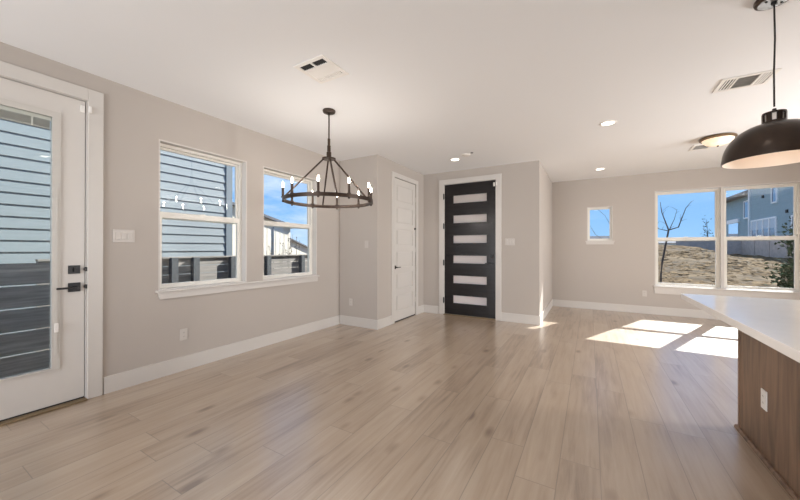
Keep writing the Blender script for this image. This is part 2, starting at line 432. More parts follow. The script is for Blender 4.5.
fl = MB().box(-3.80, XR + TW, YR - TW, YK + TW, -0.12, 0.0).build('floor', MFLOOR); tag(fl, 'pale greige oak plank floor running through the whole room', 'floor', kind='structure')
ce = MB().box(-3.95, XR + 0.4, YR - 0.4, YK + 0.30, H, H + 0.30).build('ceiling', MC); tag(ce, 'smooth white painted ceiling over the whole room', 'ceiling', kind='structure')
wall('wall_left', 'x', XL - TW, XL, YR - TW, YF + TW, -0.1, H, [(D1[0], D1[1], -0.1, 2.505), W1, W2], MW, 'greige left wall with the glass door and the two tall windows')
wall('wall_alcove', 'y', YB, YB + 0.12, XL, XS - 0.12, -0.02, H, [], MW, 'narrow greige wall facing the room just behind the chandelier')
wall('wall_closet', 'x', XS - 0.12, XS, YB, YF, -0.02, H, [(D2[0], D2[1], -0.02, 2.492)], MW, 'greige wall holding the white panelled door')
wall('wall_front', 'y', YF, YF + TW, XS - 0.12, XE - 0.12, -0.02, H, [(D3[0], D3[1], -0.02, 2.503)], MW, 'greige wall around the black entry door')
wall('wall_return', 'x', XE - 0.12, XE, YF, YK, -0.02, H, [], MW, 'short greige side wall running back from the entry corner')
wall('wall_back', 'y', YK, YK + TW, XE - 0.12, XR + TW, -0.1, H, [SW, BW], MW, 'far greige wall with the small square window and the wide window')
wall('wall_right', 'x', XR, XR + TW, YR - TW, YK, -0.1, H, [(4.05, 5.0, 0.5, 2.4)], MW, 'right wall of the kitchen side outside the view')  # unseen opening added to let the right fill light in
wall('wall_rear', 'y', YR - TW, YR, XL, XR, -0.1, H, [(-3.5, -0.3, 0.12, 2.45)], MW, 'rear wall of the room behind the viewer')  # unseen opening added to let the rear fill light in

def base(name, pts, label):
    """baseboard strip: list of (x0,x1,y0,y1)"""
    m = MB()
    for x0, x1, y0, y1 in pts:
        m.box(x0, x1, y0, y1, 0, 0.128)
        m.box(x0 if abs(x1 - x0) > .05 or x0 in (XL, XS, XE) else x0, x1, y0, y1, 0.128, 0.146, )
    o = m.build(name, MT); tag(o, label, 'baseboard', kind='structure'); return o
BT = 0.014
base('baseboard_right', [(XR - BT, XR, YR, YK - BT)], 'white baseboard along the right wall outside the view')
base('baseboard_left', [(XL, XL + BT, 1.122, YB)], 'white baseboard along the left wall under the windows')
base('baseboard_alcove', [(XL + BT, XS + BT, YB - BT, YB)], 'white baseboard under the narrow wall behind the chandelier')
base('baseboard_closet', [(XS, XS + BT, YB, 4.612), (XS, XS + BT, 5.576, YF)], 'white baseboard on both sides of the white panelled door')
base('baseboard_front', [(XS + BT, -2.545, YF - BT, YF), (-1.352, XE + BT, YF - BT, YF)], 'white baseboard on both sides of the black entry door')
base('baseboard_return', [(XE, XE + BT, YF, YK - BT)], 'white baseboard along the short side wall behind the entry corner')
base('baseboard_back', [(XE, XR, YK - BT, YK)], 'white baseboard along the far wall under the windows')

tag(MB().box(-4.0, XE - 0.121, YF + TW + 0.141, 8.24, H, H + 0.25).box(-4.0, 0.25, 8.24, 9.4, H, H + 0.25).build('roof', MC), 'unseen roof slab added to keep sun off the black entry door', 'roof', kind='structure')  # slab added and shaped to shade the entry door lites

# ------------------------------------------------------------------ windows
def T(axis, p, a, z):  # not used for rotation, only a coordinate chooser
    return (p, a, z) if axis == 'x' else (a, p, z)

def abox(m, axis, p0, p1, a0, a1, z0, z1, bevel=0):
    p0, p1 = min(p0, p1), max(p0, p1)
    if axis == 'x': m.box(p0, p1, a0, a1, z0, z1, bevel)
    else: m.box(a0, a1, p0, p1, z0, z1, bevel)
    return m

def rect_frame(axis, p0, p1, a0, a1, z0, z1, w, wb=None, wt=None):
    m = MB(); wb = w if wb is None else wb; wt = w if wt is None else wt
    abox(m, axis, p0, p1, a0, a0 + w, z0, z1); abox(m, axis, p0, p1, a1 - w, a1, z0, z1)
    abox(m, axis, p0, p1, a0 + w, a1 - w, z0, z0 + wb); abox(m, axis, p0, p1, a0 + w, a1 - w, z1 - wt, z1)
    return m

def double_hung(parent, axis, s, face, a0, a1, z0, z1, zr, lining=True):
    """s: +1 outside is towards +axis.  face: inner wall plane.  zr: height of the meeting rail"""
    q = lambda d: face + s * d
    if lining:
        rect_frame(axis, q(0.002), q(0.085), a0, a1, z0, z1, 0.014).build('jamb_lining', MT, parent)
        g = 0.014
    else: g = 0.0
    rect_frame(axis, q(0.085), q(0.158), a0 + g, a1 - g, z0 + g, z1 - g, 0.030, 0.016, 0.030).build('window_frame', MV, parent)
    b0, b1, c0, c1 = a0 + g + 0.030, a1 - g - 0.030, z0 + g + 0.016, z1 - g - 0.030
    up = rect_frame(axis, q(0.122), q(0.150), b0, b1, zr - 0.035, c1, 0.022, 0.052, 0.022).build('upper_sash', MV, parent)
    lo = rect_frame(axis, q(0.090), q(0.118), b0, b1, c0, zr + 0.036, 0.024, 0.024, 0.060).build('lower_sash', MV, parent)
    abox(MB(), axis, q(0.134), q(0.139), b0 + 0.021, b1 - 0.021, zr + 0.016, c1 - 0.021).build('pane', MG, up)
    abox(MB(), axis, q(0.102), q(0.107), b0 + 0.023, b1 - 0.023, c0 + 0.023, zr - 0.023).build('pane', MG, lo)
    am = (a0 + a1) / 2
    lk = MB(); abox(lk, axis, q(0.092), q(0.114), am - 0.03, am + 0.03, zr + 0.035, zr + 0.045, 0.003); lk.build('sash_lock', MV, lo)

w1 = thing('window_1', 'tall double-hung window beside the glass door looking onto blue-grey siding', 'window', (XL, 2.0, 0.85), kind='structure')
double_hung(w1, 'x', -1, XL, *W1, 1.600)
w2 = thing('window_2', 'tall double-hung window behind the chandelier showing sky and a cream house', 'window', (XL, 3.19, 0.85), kind='structure')
double_hung(w2, 'x', -1, XL, *W2, 1.600)
# one stool and apron runs under both tall windows
sl = thing('trim_1', 'continuous white window sill and apron below the two tall windows', 'window sill', (XL, 2.6, 0.84), kind='structure')
MB().box(XL - 0.0, XL + 0.036, 1.508, 3.694, 0.832, 0.852, 0.004).build('stool', MT, sl)
MB().prism([(1.528, 0.832), (3.674, 0.832), (3.668, 0.764), (1.545, 0.764)], XL, XL + 0.016, 'x').build('apron', MT, sl)

w3 = thing('window_3', 'small square fixed window high on the far wall', 'window', (0.175, YK, 1.43), kind='structure')
rect_frame('y', YK + 0.002, YK + 0.078, *SW, 0.012).build('jamb_lining', MT, w3)
fr = rect_frame('y', YK + 0.05, YK + 0.12, SW[0] + .012, SW[1] - .012, SW[2] + .012, SW[3] - .012, 0.040).build('window_frame', MV, w3)
MB().box(SW[0] + .05, SW[1] - .05, YK + 0.08, YK + 0.085, SW[2] + .05, SW[3] - .05).build('pane', MG, fr)
MB().box(-0.085, 0.434, YK - 0.03, YK, 1.414, 1.434, 0.004).build('stool', MT, w3)
MB().box(-0.07, 0.42, YK - 0.014, YK, 1.362, 1.414).build('apron', MT, w3)

w4 = thing('window_4', 'wide three-part window on the far wall looking onto dry ground and a blue house', 'window', (2.4, YK, 0.525), kind='structure')
rect_frame('y', YK + 0.002, YK + 0.078, *BW, 0.014).build('jamb_lining', MT, w4)
xs = [BW[0] + .014, 2.034, 2.078, 3.012, 3.056, BW[1] - .014]
for k in range(3):
    double_hung(w4, 'y', 1, YK, xs[2 * k], xs[2 * k + 1], BW[2] + .014, BW[3] - .014, 1.455, lining=False)
for x in (2.056, 3.034):
    MB().box(x - 0.022, x + 0.022, YK + 0.03, YK + 0.155, BW[2] + .014, BW[3] - .014).build('mullion', MT, w4)
MB().box(1.062, 3.885, YK - 0.036, YK + 0.0, 0.530, 0.556, 0.004).build('stool', MT, w4)
MB().box(1.080, 3.867, YK - 0.016, YK, 0.405, 0.530).build('apron', MT, w4)

# ------------------------------------------------------------------ doors
def casing(parent, axis, face, s, a0, a1, zt, w, t=0.018, topw=None):
    """s: +1 the room lies towards +axis"""
    topw = topw or w
    m = MB(); q = face + s * t
    abox(m, axis, face, q, a0 - w, a0, 0, zt + topw, 0.003); abox(m, axis, face, q, a1, a1 + w, 0, zt + topw, 0.003)
    abox(m, axis, face, q, a0, a1, zt, zt + topw, 0.003)
    return m.build('door_casing', MT, parent)

# door 1: full-lite glass door in the left wall
d1 = thing('door_1', 'white full-glass patio door on the left with raised blinds and black hardware', 'door', (XL, 0.55, 0), kind='structure')
casing(d1, 'x', XL, 1, D1[0] + 0.004, D1[1] + 0.002, 2.502, 0.100)
jm = MB(); jm.box(XL - TW, XL + 0.0, D1[0], D1[0] + 0.004, 0, 2.503); jm.box(XL - TW, XL + 0.0, D1[1] - 0.003, D1[1], 0, 2.503); jm.box(XL - TW, XL + 0.0, D1[0], D1[1], 2.499, 2.504)
jm.build('jamb', MT, d1)
fx0, fx1 = XL - 0.062, XL - 0.016
s0, s1, zb, zt = 0.095, 1.004, 0.026, 2.494
g0, g1, gz0, gz1 = 0.285, 0.812, 0.318, 2.300
slab = MB()
slab.box(fx0, fx1, s0, g0, zb, zt); slab.box(fx0, fx1, g1, s1, zb, zt); slab.box(fx0, fx1, g0, g1, zb, gz0); slab.box(fx0, fx1, g0, g1, gz1, zt)
slab = slab.build('door_slab', MDW, d1)
rf = rect_frame('x', fx1 - 0.002, fx1 + 0.010, g0 - 0.045, g1 + 0.045, gz0 - 0.014, gz1 + 0.045, 0.047, 0.016, 0.047)
gf = rf.build('glazing_frame', mat('glazing_bead', (0.56, 0.54, 0.505), 0.4, noise_amt=.01), d1)
MB().box(fx0 + 0.006, fx0 + 0.011, g0 + 0.001, g1 - 0.001, gz0 + 0.001, gz1 - 0.001).build('pane', MG, gf)
MB().box(fx1 - 0.010, fx1 - 0.005, g0 + 0.001, g1 - 0.001, gz0 + 0.001, gz1 - 0.001).build('pane', MG, gf)
bl = MB().box(fx0 + 0.014, fx1 - 0.013, g0 + 0.004, g1 - 0.004, gz1 - 0.030, gz1 - 0.002).build('blind_headrail', MV, d1)
st = MB()
for k in range(12):
    z = gz1 - 0.034 - k * 0.0045
    st.box(fx0 + 0.015, fx1 - 0.014, g0 + 0.006, g1 - 0.010, z - 0.0022, z)
st.box(fx0 + 0.014, fx1 - 0.013, g0 + 0.006, g1 - 0.010, gz1 - 0.098, gz1 - 0.088)
st.build('blind_slats', mat('grey_blind_slats', (0.50, 0.48, 0.45), 0.5, noise_amt=0.03), bl)
for y in (0.40, 0.70):
    MB().box(fx1 - 0.0125, fx1 - 0.011, y, y + 0.012, gz1 - 0.098, gz1 - 0.002).build('blind_ladder_tape', MV, bl)
tr = MB().box(fx1 + 0.010, fx1 + 0.014, g1 + 0.014, g1 + 0.030, 0.42, 1.75, 0.001).build('blind_track', gf.data.materials[0], gf)
MB().box(fx1 + 0.014, fx1 + 0.026, g1 + 0.010, g1 + 0.034, 0.60, 0.67, 0.003).build('blind_slider', MP, tr)
dbt = MB().box(fx1, fx1 + 0.008, 0.903, 0.976, 1.056, 1.124, 0.002).build('deadbolt', MBLK, d1)
MB().box(fx1 + 0.008, fx1 + 0.026, 0.934, 0.945, 1.072, 1.108, 0.003).build('thumb_turn', MBLK, dbt)
lp = MB().box(fx1, fx1 + 0.008, 0.903, 0.978, 0.908, 0.982, 0.002).build('lever_plate', MBLK, d1)
lv = MB(); lv.lathe([(0, 0), (0.012, 0), (0.012, 0.045), (0, 0.045)], (fx1 + 0.008, 0.94, 0.945), 16, 'x')
lv.box(fx1 + 0.040, fx1 + 0.056, 0.828, 0.953, 0.936, 0.952, 0.003); lv.build('lever', MBLK, lp)
for z in (1.09, 0.945):
    stp = MB(); stp.lathe([(0, 0), (0.018, 0), (0.018, 0.024), (0, 0.024)], (XL - 0.014, 1.014, z), 18, 'x')
    stp.build('strike_plate', MBLK, d1)
MB().box(XL - 0.14, XL + 0.040, D1[0], D1[1], 0.0, 0.014, 0.003).build('threshold', MTAN, d1)
MB().box(fx0, fx1 - 0.004, s0, s1, 0.013, 0.026).build('door_gap_strip', MDARK, d1)
d1s = thing('door_sensor', 'tiny white contact sensor on the top corner of the glass patio door', 'sensor', (fx1, 0.985, 2.40))
MB().box(fx1, fx1 + 0.014, 0.972, 1.000, 2.40, 2.455, 0.003).build('sensor_body', MP, d1s)
MB().box(XL + 0.018, XL + 0.030, 1.016, 1.034, 2.40, 2.455, 0.003).build('magnet', MP, d1s)

# door 2: white panelled door
d2 = thing('door_2', 'tall white panelled door with a black lever left of the entry', 'door', (XS, 5.09, 0), kind='structure')
casing(d2, 'x', XS, 1, D2[0] + 0.002, D2[1] - 0.002, 2.490, 0.078)
s0, s1, zb, zt = D2[0] + 0.006, D2[1] - 0.006, 0.018, 2.485
px0, px1 = XS - 0.050, XS - 0.010
sm = MB()
st_w, n_p = 0.105, 6
rail = 0.095; ph = (zt - zb - 0.115 - 0.16 - rail * (n_p - 1)) / n_p
sm.box(px0, px1, s0, s0 + st_w, zb, zt); sm.box(px0, px1, s1 - st_w, s1, zb, zt)
zz = zb + 0.16; sm.box(px0, px1, s0 + st_w, s1 - st_w, zb, zz)
pan = []
for k in range(n_p):
    pan.append((zz, zz + ph)); zz += ph
    zn = zt if k == n_p - 1 else zz + rail
    sm.box(px0, px1, s0 + st_w, s1 - st_w, zz, zn); zz = zn
sl2 = sm.build('door_slab', MDW, d2)
for a, b in pan:
    p = MB(); p.box(px0 + 0.006, px1 - 0.012, s0 + st_w, s1 - st_w, a, b); p.box(px1 - 0.012, px1 - 0.003, s0 + st_w + 0.022, s1 - st_w - 0.022, a + 0.022, b - 0.022, 0.004)
    p.build('panel', MDW, sl2)
rs = MB().lathe([(0, 0), (0.032, 0), (0.032, 0.006), (0.028, 0.010), (0, 0.010)], (px1, 4.752, 0.945), 24, 'x').build('rosette', MBLK, d2, True)
lv = MB(); lv.lathe([(0, 0), (0.010, 0), (0.010, 0.045), (0, 0.045)], (px1 + 0.010, 4.752, 0.945), 14, 'x')
lv.box(px1 + 0.040, px1 + 0.054, 4.742, 4.862, 0.938, 0.952, 0.004); lv.build('lever', MBLK, rs)
MB().lathe([(0, 0), (0.020, 0), (0.020, 0.012), (0.014, 0.022), (0, 0.022)], (px1, 5.470, 1.645), 18, 'x').build('door_guard', MBLK, d2, True)
MB().box(px0, px1, s0, s1, 0.0, 0.018).build('door_gap_strip', MDARK, d2)  # dark strip in the gap below the slab, shade put into its colour
for z in (0.30, 1.25, 2.2):
    MB().box(XS - 0.008, XS + 0.004, s1 - 0.002, s1 + 0.006, z - 0.045, z + 0.045).build('hinge', MT, d2)

# door 3: black entry door with six frosted lites
d3 = thing('door_3', 'black entry door with six horizontal frosted glass lites', 'door', (-1.94, YF, 0), kind='structure')
casing(d3, 'y', YF, -1, D3[0] + 0.002, D3[1] - 0.002, 2.502, 0.098, topw=0.092)
s0, s1, zb, zt = D3[0] + 0.008, D3[1] - 0.008, 0.026, 2.494
y0, y1 = YF + 0.012, YF + 0.058
l0, l1 = -2.252, -1.607
zc = [0.308, 0.686, 1.066, 1.445, 1.826, 2.204]; hh = 0.075
sm = MB(); sm.box(s0, l0, y0, y1, zb, zt); sm.box(l1, s1, y0, y1, zb, zt)
prev = zb
for z in zc:
    sm.box(l0, l1, y0, y1, prev, z - hh); prev = z + hh
sm.box(l0, l1, y0, y1, prev, zt)
sl3 = sm.build('door_slab', MBD, d3)
for z in zc:
    lf = rect_frame('y', y0 - 0.006, y0 + 0.004, l0 - 0.012, l1 + 0.012, z - hh - 0.012, z + hh + 0.012, 0.014).build('lite_frame', MBD, d3)
    MB().box(l0 + 0.001, l1 - 0.001, y0 + 0.016, y0 + 0.024, z - hh + 0.001, z + hh - 0.001).build('frosted_lite', MFROST, lf)
for z in (2.27, 1.70, 1.00, 0.28):
    hg = MB().lathe([(0, -0.055), (0.009, -0.055), (0.009, 0.055), (0, 0.055)], (s0 - 0.008, YF - 0.026, z), 12, 'z'); hg.box(s0 - 0.020, s0 + 0.006, YF - 0.020, YF - 0.018, z - 0.05, z + 0.05)
    hg.build('hinge', MBLK, d3)
db3 = MB().lathe([(0, 0), (-0.0, -0.0), (0.030, 0), (0.030, -0.010), (0.022, -0.022), (0, -0.022)], (-1.515, y0, 1.135), 20, 'y').build('deadbolt', MBLK, d3)
rs3 = MB().lathe([(0, 0), (0.030, 0), (0.030, -0.010), (0, -0.010)], (-1.515, y0, 1.005), 20, 'y').build('rosette', MBLK, d3)
lv = MB().lathe([(0, 0), (0.010, 0), (0.010, -0.05), (0, -0.05)], (-1.515, y0 - 0.010, 1.005), 12, 'y'); lv.box(-1.625, -1.505, y0 - 0.062, y0 - 0.046, 0.997, 1.013, 0.004)
lv.build('lever', MBLK, rs3)
MB().box(D3[0], D3[1], YF - 0.035, YF + TW, 0, 0.016, 0.003).build('threshold', MTAN, d3)
MB().box(s0, s1, y0, y1, 0.015, 0.026).build('door_gap_strip', MDARK, d3)
jm = MB(); jm.box(D3[0], s0 - 0.001, YF + .0, YF + TW, 0, 2.503); jm.box(s1 + 0.001, D3[1], YF + .0, YF + TW, 0, 2.503); jm.box(D3[0], D3[1], YF, YF + TW, 2.497, 2.505)
jm.build('jamb', MT, d3)
ds = thing('door_sensor', 'tiny white contact sensor on the top corner of the black entry door', 'sensor', (-1.47, y0, 2.40))
MB().box(-1.492, -1.460, y0 - 0.016, y0, 2.385, 2.455, 0.003).build('sensor_body', MP, ds)
MB().box(-1.437, -1.421, YF - 0.030, YF - 0.018, 2.39, 2.45, 0.003).build('magnet', MP, ds)

# ------------------------------------------------------------------ wall plates
def switch_plate(axis, face, s, a, z, gangs, label, group=None):
    w = 0.07 + 0.046 * (gangs - 1); h = 0.116
    t = thing('light_switch', label, 'light switch', (face, a, z) if axis == 'x' else (a, face, z), group)
    abox(MB(), axis, face, face + s * 0.006, a - w / 2, a + w / 2, z - h / 2, z + h / 2, 0.002).build('wall_plate', MSWP, t)
    for k in range(gangs):
        c = a - 0.046 * (gangs - 1) / 2 + 0.046 * k
        m = MB(); abox(m, axis, face + s * 0.005, face + s * 0.010, c - 0.0165, c + 0.0165, z - 0.034, z + 0.034, 0.002)
        m.build('rocker', MSWP, t)
    return t
def outlet_plate(axis, face, s, a, z, label, pm=None):
    pm = pm or MOUT
    t = thing('wall_outlet', label, 'outlet', (face, a, z) if axis == 'x' else (a, face, z))
    abox(MB(), axis, face, face + s * 0.006, a - 0.036, a + 0.036, z - 0.058, z + 0.058, 0.002).build('wall_plate', pm, t)
    for dz in (0.02, -0.02):
        rc = MB(); abox(rc, axis, face + s * 0.005, face + s * 0.0085, a - 0.016, a + 0.016, z + dz - 0.014, z + dz + 0.014, 0.0015); rc = rc.build('receptacle', pm, t)
        sl = MB()
        for da in (-0.006, 0.006): abox(sl, axis, face + s * 0.008, face + s * 0.0089, a + da - 0.001, a + da + 0.001, z + dz - 0.003, z + dz + 0.006)
        sl.build('slot', MDARK, rc)
    return t
switch_plate('x', XL, 1, 1.262, 1.376, 3, 'three-gang white light switch beside the glass patio door')
switch_plate('y', YB, -1, -3.085, 1.335, 1, 'single white light switch on the narrow wall behind the chandelier')
switch_plate('y', YF, -1, -1.205, 1.386, 3, 'wide white light switch right of the black entry door')
outlet_plate('x', XL, 1, 1.765, 0.372, 'white outlet on the left wall below the first tall window')
outlet_plate('y', YB, -1, -3.40, 0.385, 'white outlet low on the narrow wall behind the chandelier')
outlet_plate('y', YK, -1, 0.926, 0.392, 'white outlet on the far wall just left of the wide window')

# ------------------------------------------------------------------ kitchen island
CX = 0.905
isl = thing('kitchen_island', 'brown stained wood kitchen island base under the white countertop', 'kitchen island', (1.26, 1.75, 0))
MB().box(CX + 0.006, 1.62, 0.3, 3.168, 0.0, 0.874).build('cabinet_body', MWOOD, isl)
MB().box(CX - 0.006, CX + 0.006, 3.155, 3.178, 0.0, 0.874, 0.001).box(CX, 1.62, 3.166, 3.178, 0.0, 0.874).build('end_panel', MWOOD, isl)
MB().box(CX - 0.001, CX + 0.006, 0.3, 3.155, 0.0, 0.874).build('back_panel', MWOOD, isl)
MB().prism([(CX, 0), (CX - 0.020, 0), (CX - 0.020, 0.012), (CX - 0.012, 0.022), (CX, 0.024)], 0.3, 3.198, 'y').build('shoe_moulding', MWOOD, isl)
ct = MB().box(0.618, 1.72, 0.1, 3.325, 0.874, 0.9144, 0.003).build('island_countertop', MQ); tag(ct, 'white polished stone countertop overhanging the brown island', 'countertop')
outlet_plate('x', CX - 0.001, -1, 2.783, 0.362, 'white outlet on the brown side of the kitchen island', MP)

# ------------------------------------------------------------------ chandelier
cx, cy = -2.409, 2.600
ch = thing('chandelier', 'dark bronze wheel chandelier with ten candle bulbs hanging near the windows', 'chandelier', (cx, cy, H))
MB().lathe([(0, 0), (0.066, 0), (0.068, -0.008), (0.062, -0.024), (0.050, -0.030), (0.012, -0.032), (0.012, -0.05), (0, -0.05)], (cx, cy, H)).build('canopy', MBRZ, ch, True)
MB().tube([(cx, cy, H - 0.045), (cx, cy, 2.42)], 0.008).build('rod', MBRZ, ch, True)
MB().lathe([(0, 2.44), (0.014, 2.44), (0.014, 2.37), (0.019, 2.365), (0.019, 2.30), (0.025, 2.295), (0.025, 2.235), (0, 2.235)], (cx, cy, 0), 20).build('sleeve', MBRZ, ch, True)
ZH, ZRG, RR = 2.225, 1.772, 0.462
MB().lathe([(0, ZH + 0.012), (0.03, ZH + 0.012), (0.072, ZH + 0.006), (0.072, ZH - 0.006), (0.03, ZH - 0.012), (0, ZH - 0.012)], (cx, cy, 0), 32).build('hub', MBRZ, ch, True)
MB().lathe([(RR - 0.008, ZRG - 0.018), (RR + 0.008, ZRG - 0.018), (RR + 0.008, ZRG + 0.018), (RR - 0.008, ZRG + 0.018)], (cx, cy, 0), 96, close=True).build('ring', MBRZ, ch, True)
near = math.atan2(-cy, -cx)                           # direction from the lamp to the room's middle
for k in range(4):
    a = near + math.radians(9) + k * PI / 2
    d = Vector((math.cos(a), math.sin(a), 0)); c = Vector((cx, cy, 0))
    m = MB().bar(c + d * 0.055 + Vector((0, 0, ZH - 0.004)), c + d * (RR - 0.004) + Vector((0, 0, ZRG + 0.012)), 0.016, 0.016)
    m.build('arm', MBRZ, ch)
for k in range(10):
    a = near + math.radians(24 + 36 * k)
    p = Vector((cx + RR * math.cos(a), cy + RR * math.sin(a), 0))
    cd = MB().lathe([(0, ZRG + 0.016), (0.019, ZRG + 0.016), (0.019, ZRG + 0.024), (0.0125, ZRG + 0.030), (0.0125, ZRG + 0.118), (0, ZRG + 0.118)], p, 14)
    cd.lathe([(0, ZRG - 0.016), (0.012, ZRG - 0.016), (0.012, ZRG - 0.026), (0, ZRG - 0.034)], p, 14)
    cd = cd.build('candle', MBRZ, ch, True)
    MB().lathe([(0, 0.118), (0.007, 0.119), (0.0115, 0.132), (0.012, 0.142), (0.008, 0.160), (0.003, 0.172), (0, 0.175)], p + Vector((0, 0, ZRG)), 14).build('bulb', MBULB, cd, True)

    bl_ = bpy.data.lights.new('candle_glow', 'POINT'); bl_.energy = 1.7; bl_.shadow_soft_size = 0.006; bl_.color = (1.0, 0.91, 0.82)
    bo = bpy.data.objects.new('candle_glow', bl_); COL.objects.link(bo); bo.parent = ch
    bo.location = (p.x - cx, p.y - cy, ZRG + 0.186 - H)

# ------------------------------------------------------------------ pendant over the island
px, py = 0.932, 2.745
pd = thing('pendant_light', 'black dome pendant with white inside hanging over the island', 'pendant light', (px, py, H))
cnp = MB().lathe([(0, 0), (0.082, 0), (0.084, -0.010), (0.080, -0.022), (0.074, -0.026), (0, -0.026)], (px, py, H), 40).build('canopy', MBRZ, pd, True)
MB().lathe([(0, -0.0255), (0.068, -0.0255), (0.066, -0.0285), (0, -0.0285)], (px, py, H), 40).build('canopy_plate', MCHROME, cnp, True)
for s in (-1, 1):
    MB().lathe([(0, 0), (0.006, 0), (0.006, -0.004), (0, -0.006)], (px + s * 0.045 * 0.86, py + s * 0.045 * 0.5, H - 0.028), 12).build('screw', MBLK, cnp)
MB().lathe([(0, 0), (0.013, 0), (0.011, -0.018), (0, -0.02)], (px, py, H - 0.028), 16).build('strain_relief', MBLK, cnp, True)
MB().tube([(px, py, H - 0.04), (px + 0.003, py - 0.001, 2.5), (px - 0.001, py, 2.3), (px, py, 2.10)], 0.0045, 8).build('cord', MBLK, pd, True)
ZR_, RP, ZT = 1.788, 0.222, 2.004
outer = []; n = 18
for k in range(n + 1):
    t = k / n * PI / 2
    outer.append((RP * math.cos(t) ** 0.8 if t < PI / 2 - 1e-6 else 0, ZR_ + 0.012 + (ZT - ZR_ - 0.012) * math.sin(t)))
shade_prof = [(RP - 0.004, ZR_), (RP + 0.002, ZR_), (RP + 0.002, ZR_ + 0.010)] + outer[1:]
sh = MB().lathe(shade_prof, (px, py, 0), 64).build('shade', MPEND, pd, True)
inn = [(RP - 0.0035, ZR_ + 0.0005)] + [(max(0, r - 0.006) if z < ZT - 0.02 else max(0, r - 0.006), z - 0.006) for r, z in outer[1:]]
inn[-1] = (0, ZT - 0.006)
MB().lathe(inn, (px, py, 0), 64).build('shade_lining', MPIN, sh, True)
cage = MB()
cage.lathe([(0.020, ZT + 0.054), (0.049, ZT + 0.052), (0.049, ZT + 0.062), (0.030, ZT + 0.068), (0, ZT + 0.068), (0, ZT + 0.054)], (px, py, 0), 40)
cage.lathe([(0, ZT - 0.014), (0.058, ZT - 0.014), (0.051, ZT + 0.008), (0.050, ZT + 0.010), (0, ZT + 0.010)], (px, py, 0), 40)
for k in range(7):
    a = 2 * PI * k / 7 + 0.35
    u = Vector((math.cos(a), math.sin(a), 0)); w_ = Vector((-u.y, u.x, 0)); c = Vector((px, py, 0)) + u * 0.046
    cage.prism([tuple((c + w_ * i * .011 + u * j * .004).xy) for i, j in ((-1, -1), (1, -1), (1, 1), (-1, 1))], ZT + 0.006, ZT + 0.056, 'z')
MB().lathe([(0, ZT + 0.009), (0.037, ZT + 0.009), (0.037, ZT + 0.053), (0, ZT + 0.053)], (px, py, 0), 24).build('glow_core', MPIN, pd, True)  # white core added so the cage slots look lit from inside
cage.build('socket_cage', MPEND, pd)
sk = MB().lathe([(0, ZT + 0.085), (0.008, ZT + 0.085), (0.012, ZT + 0.066), (0, ZT + 0.066)], (px, py, 0), 16).build('cord_grip', MBLK, pd, True)
MB().lathe([(0, ZT - 0.008), (0.014, ZT - 0.008), (0.014, ZT - 0.05), (0.030, ZT - 0.09), (0.022, ZT - 0.118), (0, ZT - 0.125)], (px, py, 0), 20).build('bulb', mat('pendant_bulb', (1, .9, .8), .4, emit=((1, .80, .62), 12), noise_amt=.01), pd, True)

# ------------------------------------------------------------------ ceiling things
dx, dy = 1.452, 5.79
dm = thing('ceiling_light', 'lit bowl ceiling light with a bronze rim near the wide window', 'ceiling light', (dx, dy, H))
MB().lathe([(0, 0), (0.165, 0), (0.182, -0.012), (0.184, -0.030), (0.170, -0.040), (0.150, -0.034), (0, -0.034)], (dx, dy, H), 48).build('rim', mat('bronze_rim', (0.20, 0.13, 0.075), 0.35, metal=0.6, noise_amt=.1), dm, True)
MB().lathe([(0.158, -0.036), (0.150, -0.058), (0.120, -0.088), (0.070, -0.108), (0.02, -0.114), (0, -0.114)], (dx, dy, H), 48).build('glass_bowl', MBOWL, dm, True)
MB().lathe([(0, -0.112), (0.012, -0.114), (0.010, -0.126), (0, -0.132)], (dx, dy, H), 16).build('finial', MBRZ, dm, True)

def can(x, y, label, power):
    t = thing('recessed_downlight', label, 'ceiling light', (x, y, H), 'recessed downlights')
    MB().lathe([(0.062, -0.0015), (0.066, -0.006), (0.082, -0.004), (0.086, 0.0)], (x, y, H), 36).build('trim_ring', MP, t, True)
    MB().lathe([(0, -0.003), (0.064, -0.003), (0.064, -0.0005), (0, -0.0005)], (x, y, H), 36).build('lens', MCAN, t)
    l = bpy.data.lights.new('downlight_beam', 'SPOT'); l.energy = power; l.spot_size = math.radians(130); l.spot_blend = 0.8; l.shadow_soft_size = 0.05; l.color = (1.0, 0.93, 0.85)
    lo = bpy.data.objects.new('downlight_beam', l); COL.objects.link(lo); lo.parent = t; lo.location = (0, 0, -0.02)
can(0.183, 4.506, 'round recessed downlight in the middle of the ceiling, largest of the three', 13)
can(0.160, 7.022, 'small recessed downlight near the far wall by the square window', 13)
can(-1.925, 5.073, 'recessed downlight in front of the black entry door', 13)

can(0.20, 1.6, 'added fill downlight over the floor beside the island, outside the view', 13)  # this and the next three are unseen downlights added to light the room
can(-1.9, -0.6, 'added fill downlight near the rear opening, outside the view', 13)
can(1.9, -0.6, 'added fill downlight over the kitchen side, outside the view', 13)
can(3.1, 4.4, 'added fill downlight on the far side of the pendant, outside the view', 13)

sd = thing('smoke_detector', 'flat white smoke detector on the ceiling near the black entry door', 'smoke detector', (-1.66, 4.90, H))
MB().lathe([(0, 0), (0.068, 0), (0.068, -0.009), (0.058, -0.014), (0, -0.015)], (-1.68, 4.91, H), 36).build('housing', MP, sd, True)
MB().lathe([(0, 0), (0.020, 0), (0.020, -0.006), (0, -0.006)], (-1.565, 4.845, H), 16).build('sensor_eye', MDARK, sd)

def plate_frame(m, x0, x1, y0, y1, w):
    m.box(x0, x1, y0, y0 + w, H - 0.009, H - 0.0005, 0.002); m.box(x0, x1, y1 - w, y1, H - 0.009, H - 0.0005, 0.002)
    m.box(x0, x0 + w, y0 + w, y1 - w, H - 0.009, H - 0.0005, 0.002); m.box(x1 - w, x1, y0 + w, y1 - w, H - 0.009, H - 0.0005, 0.002)

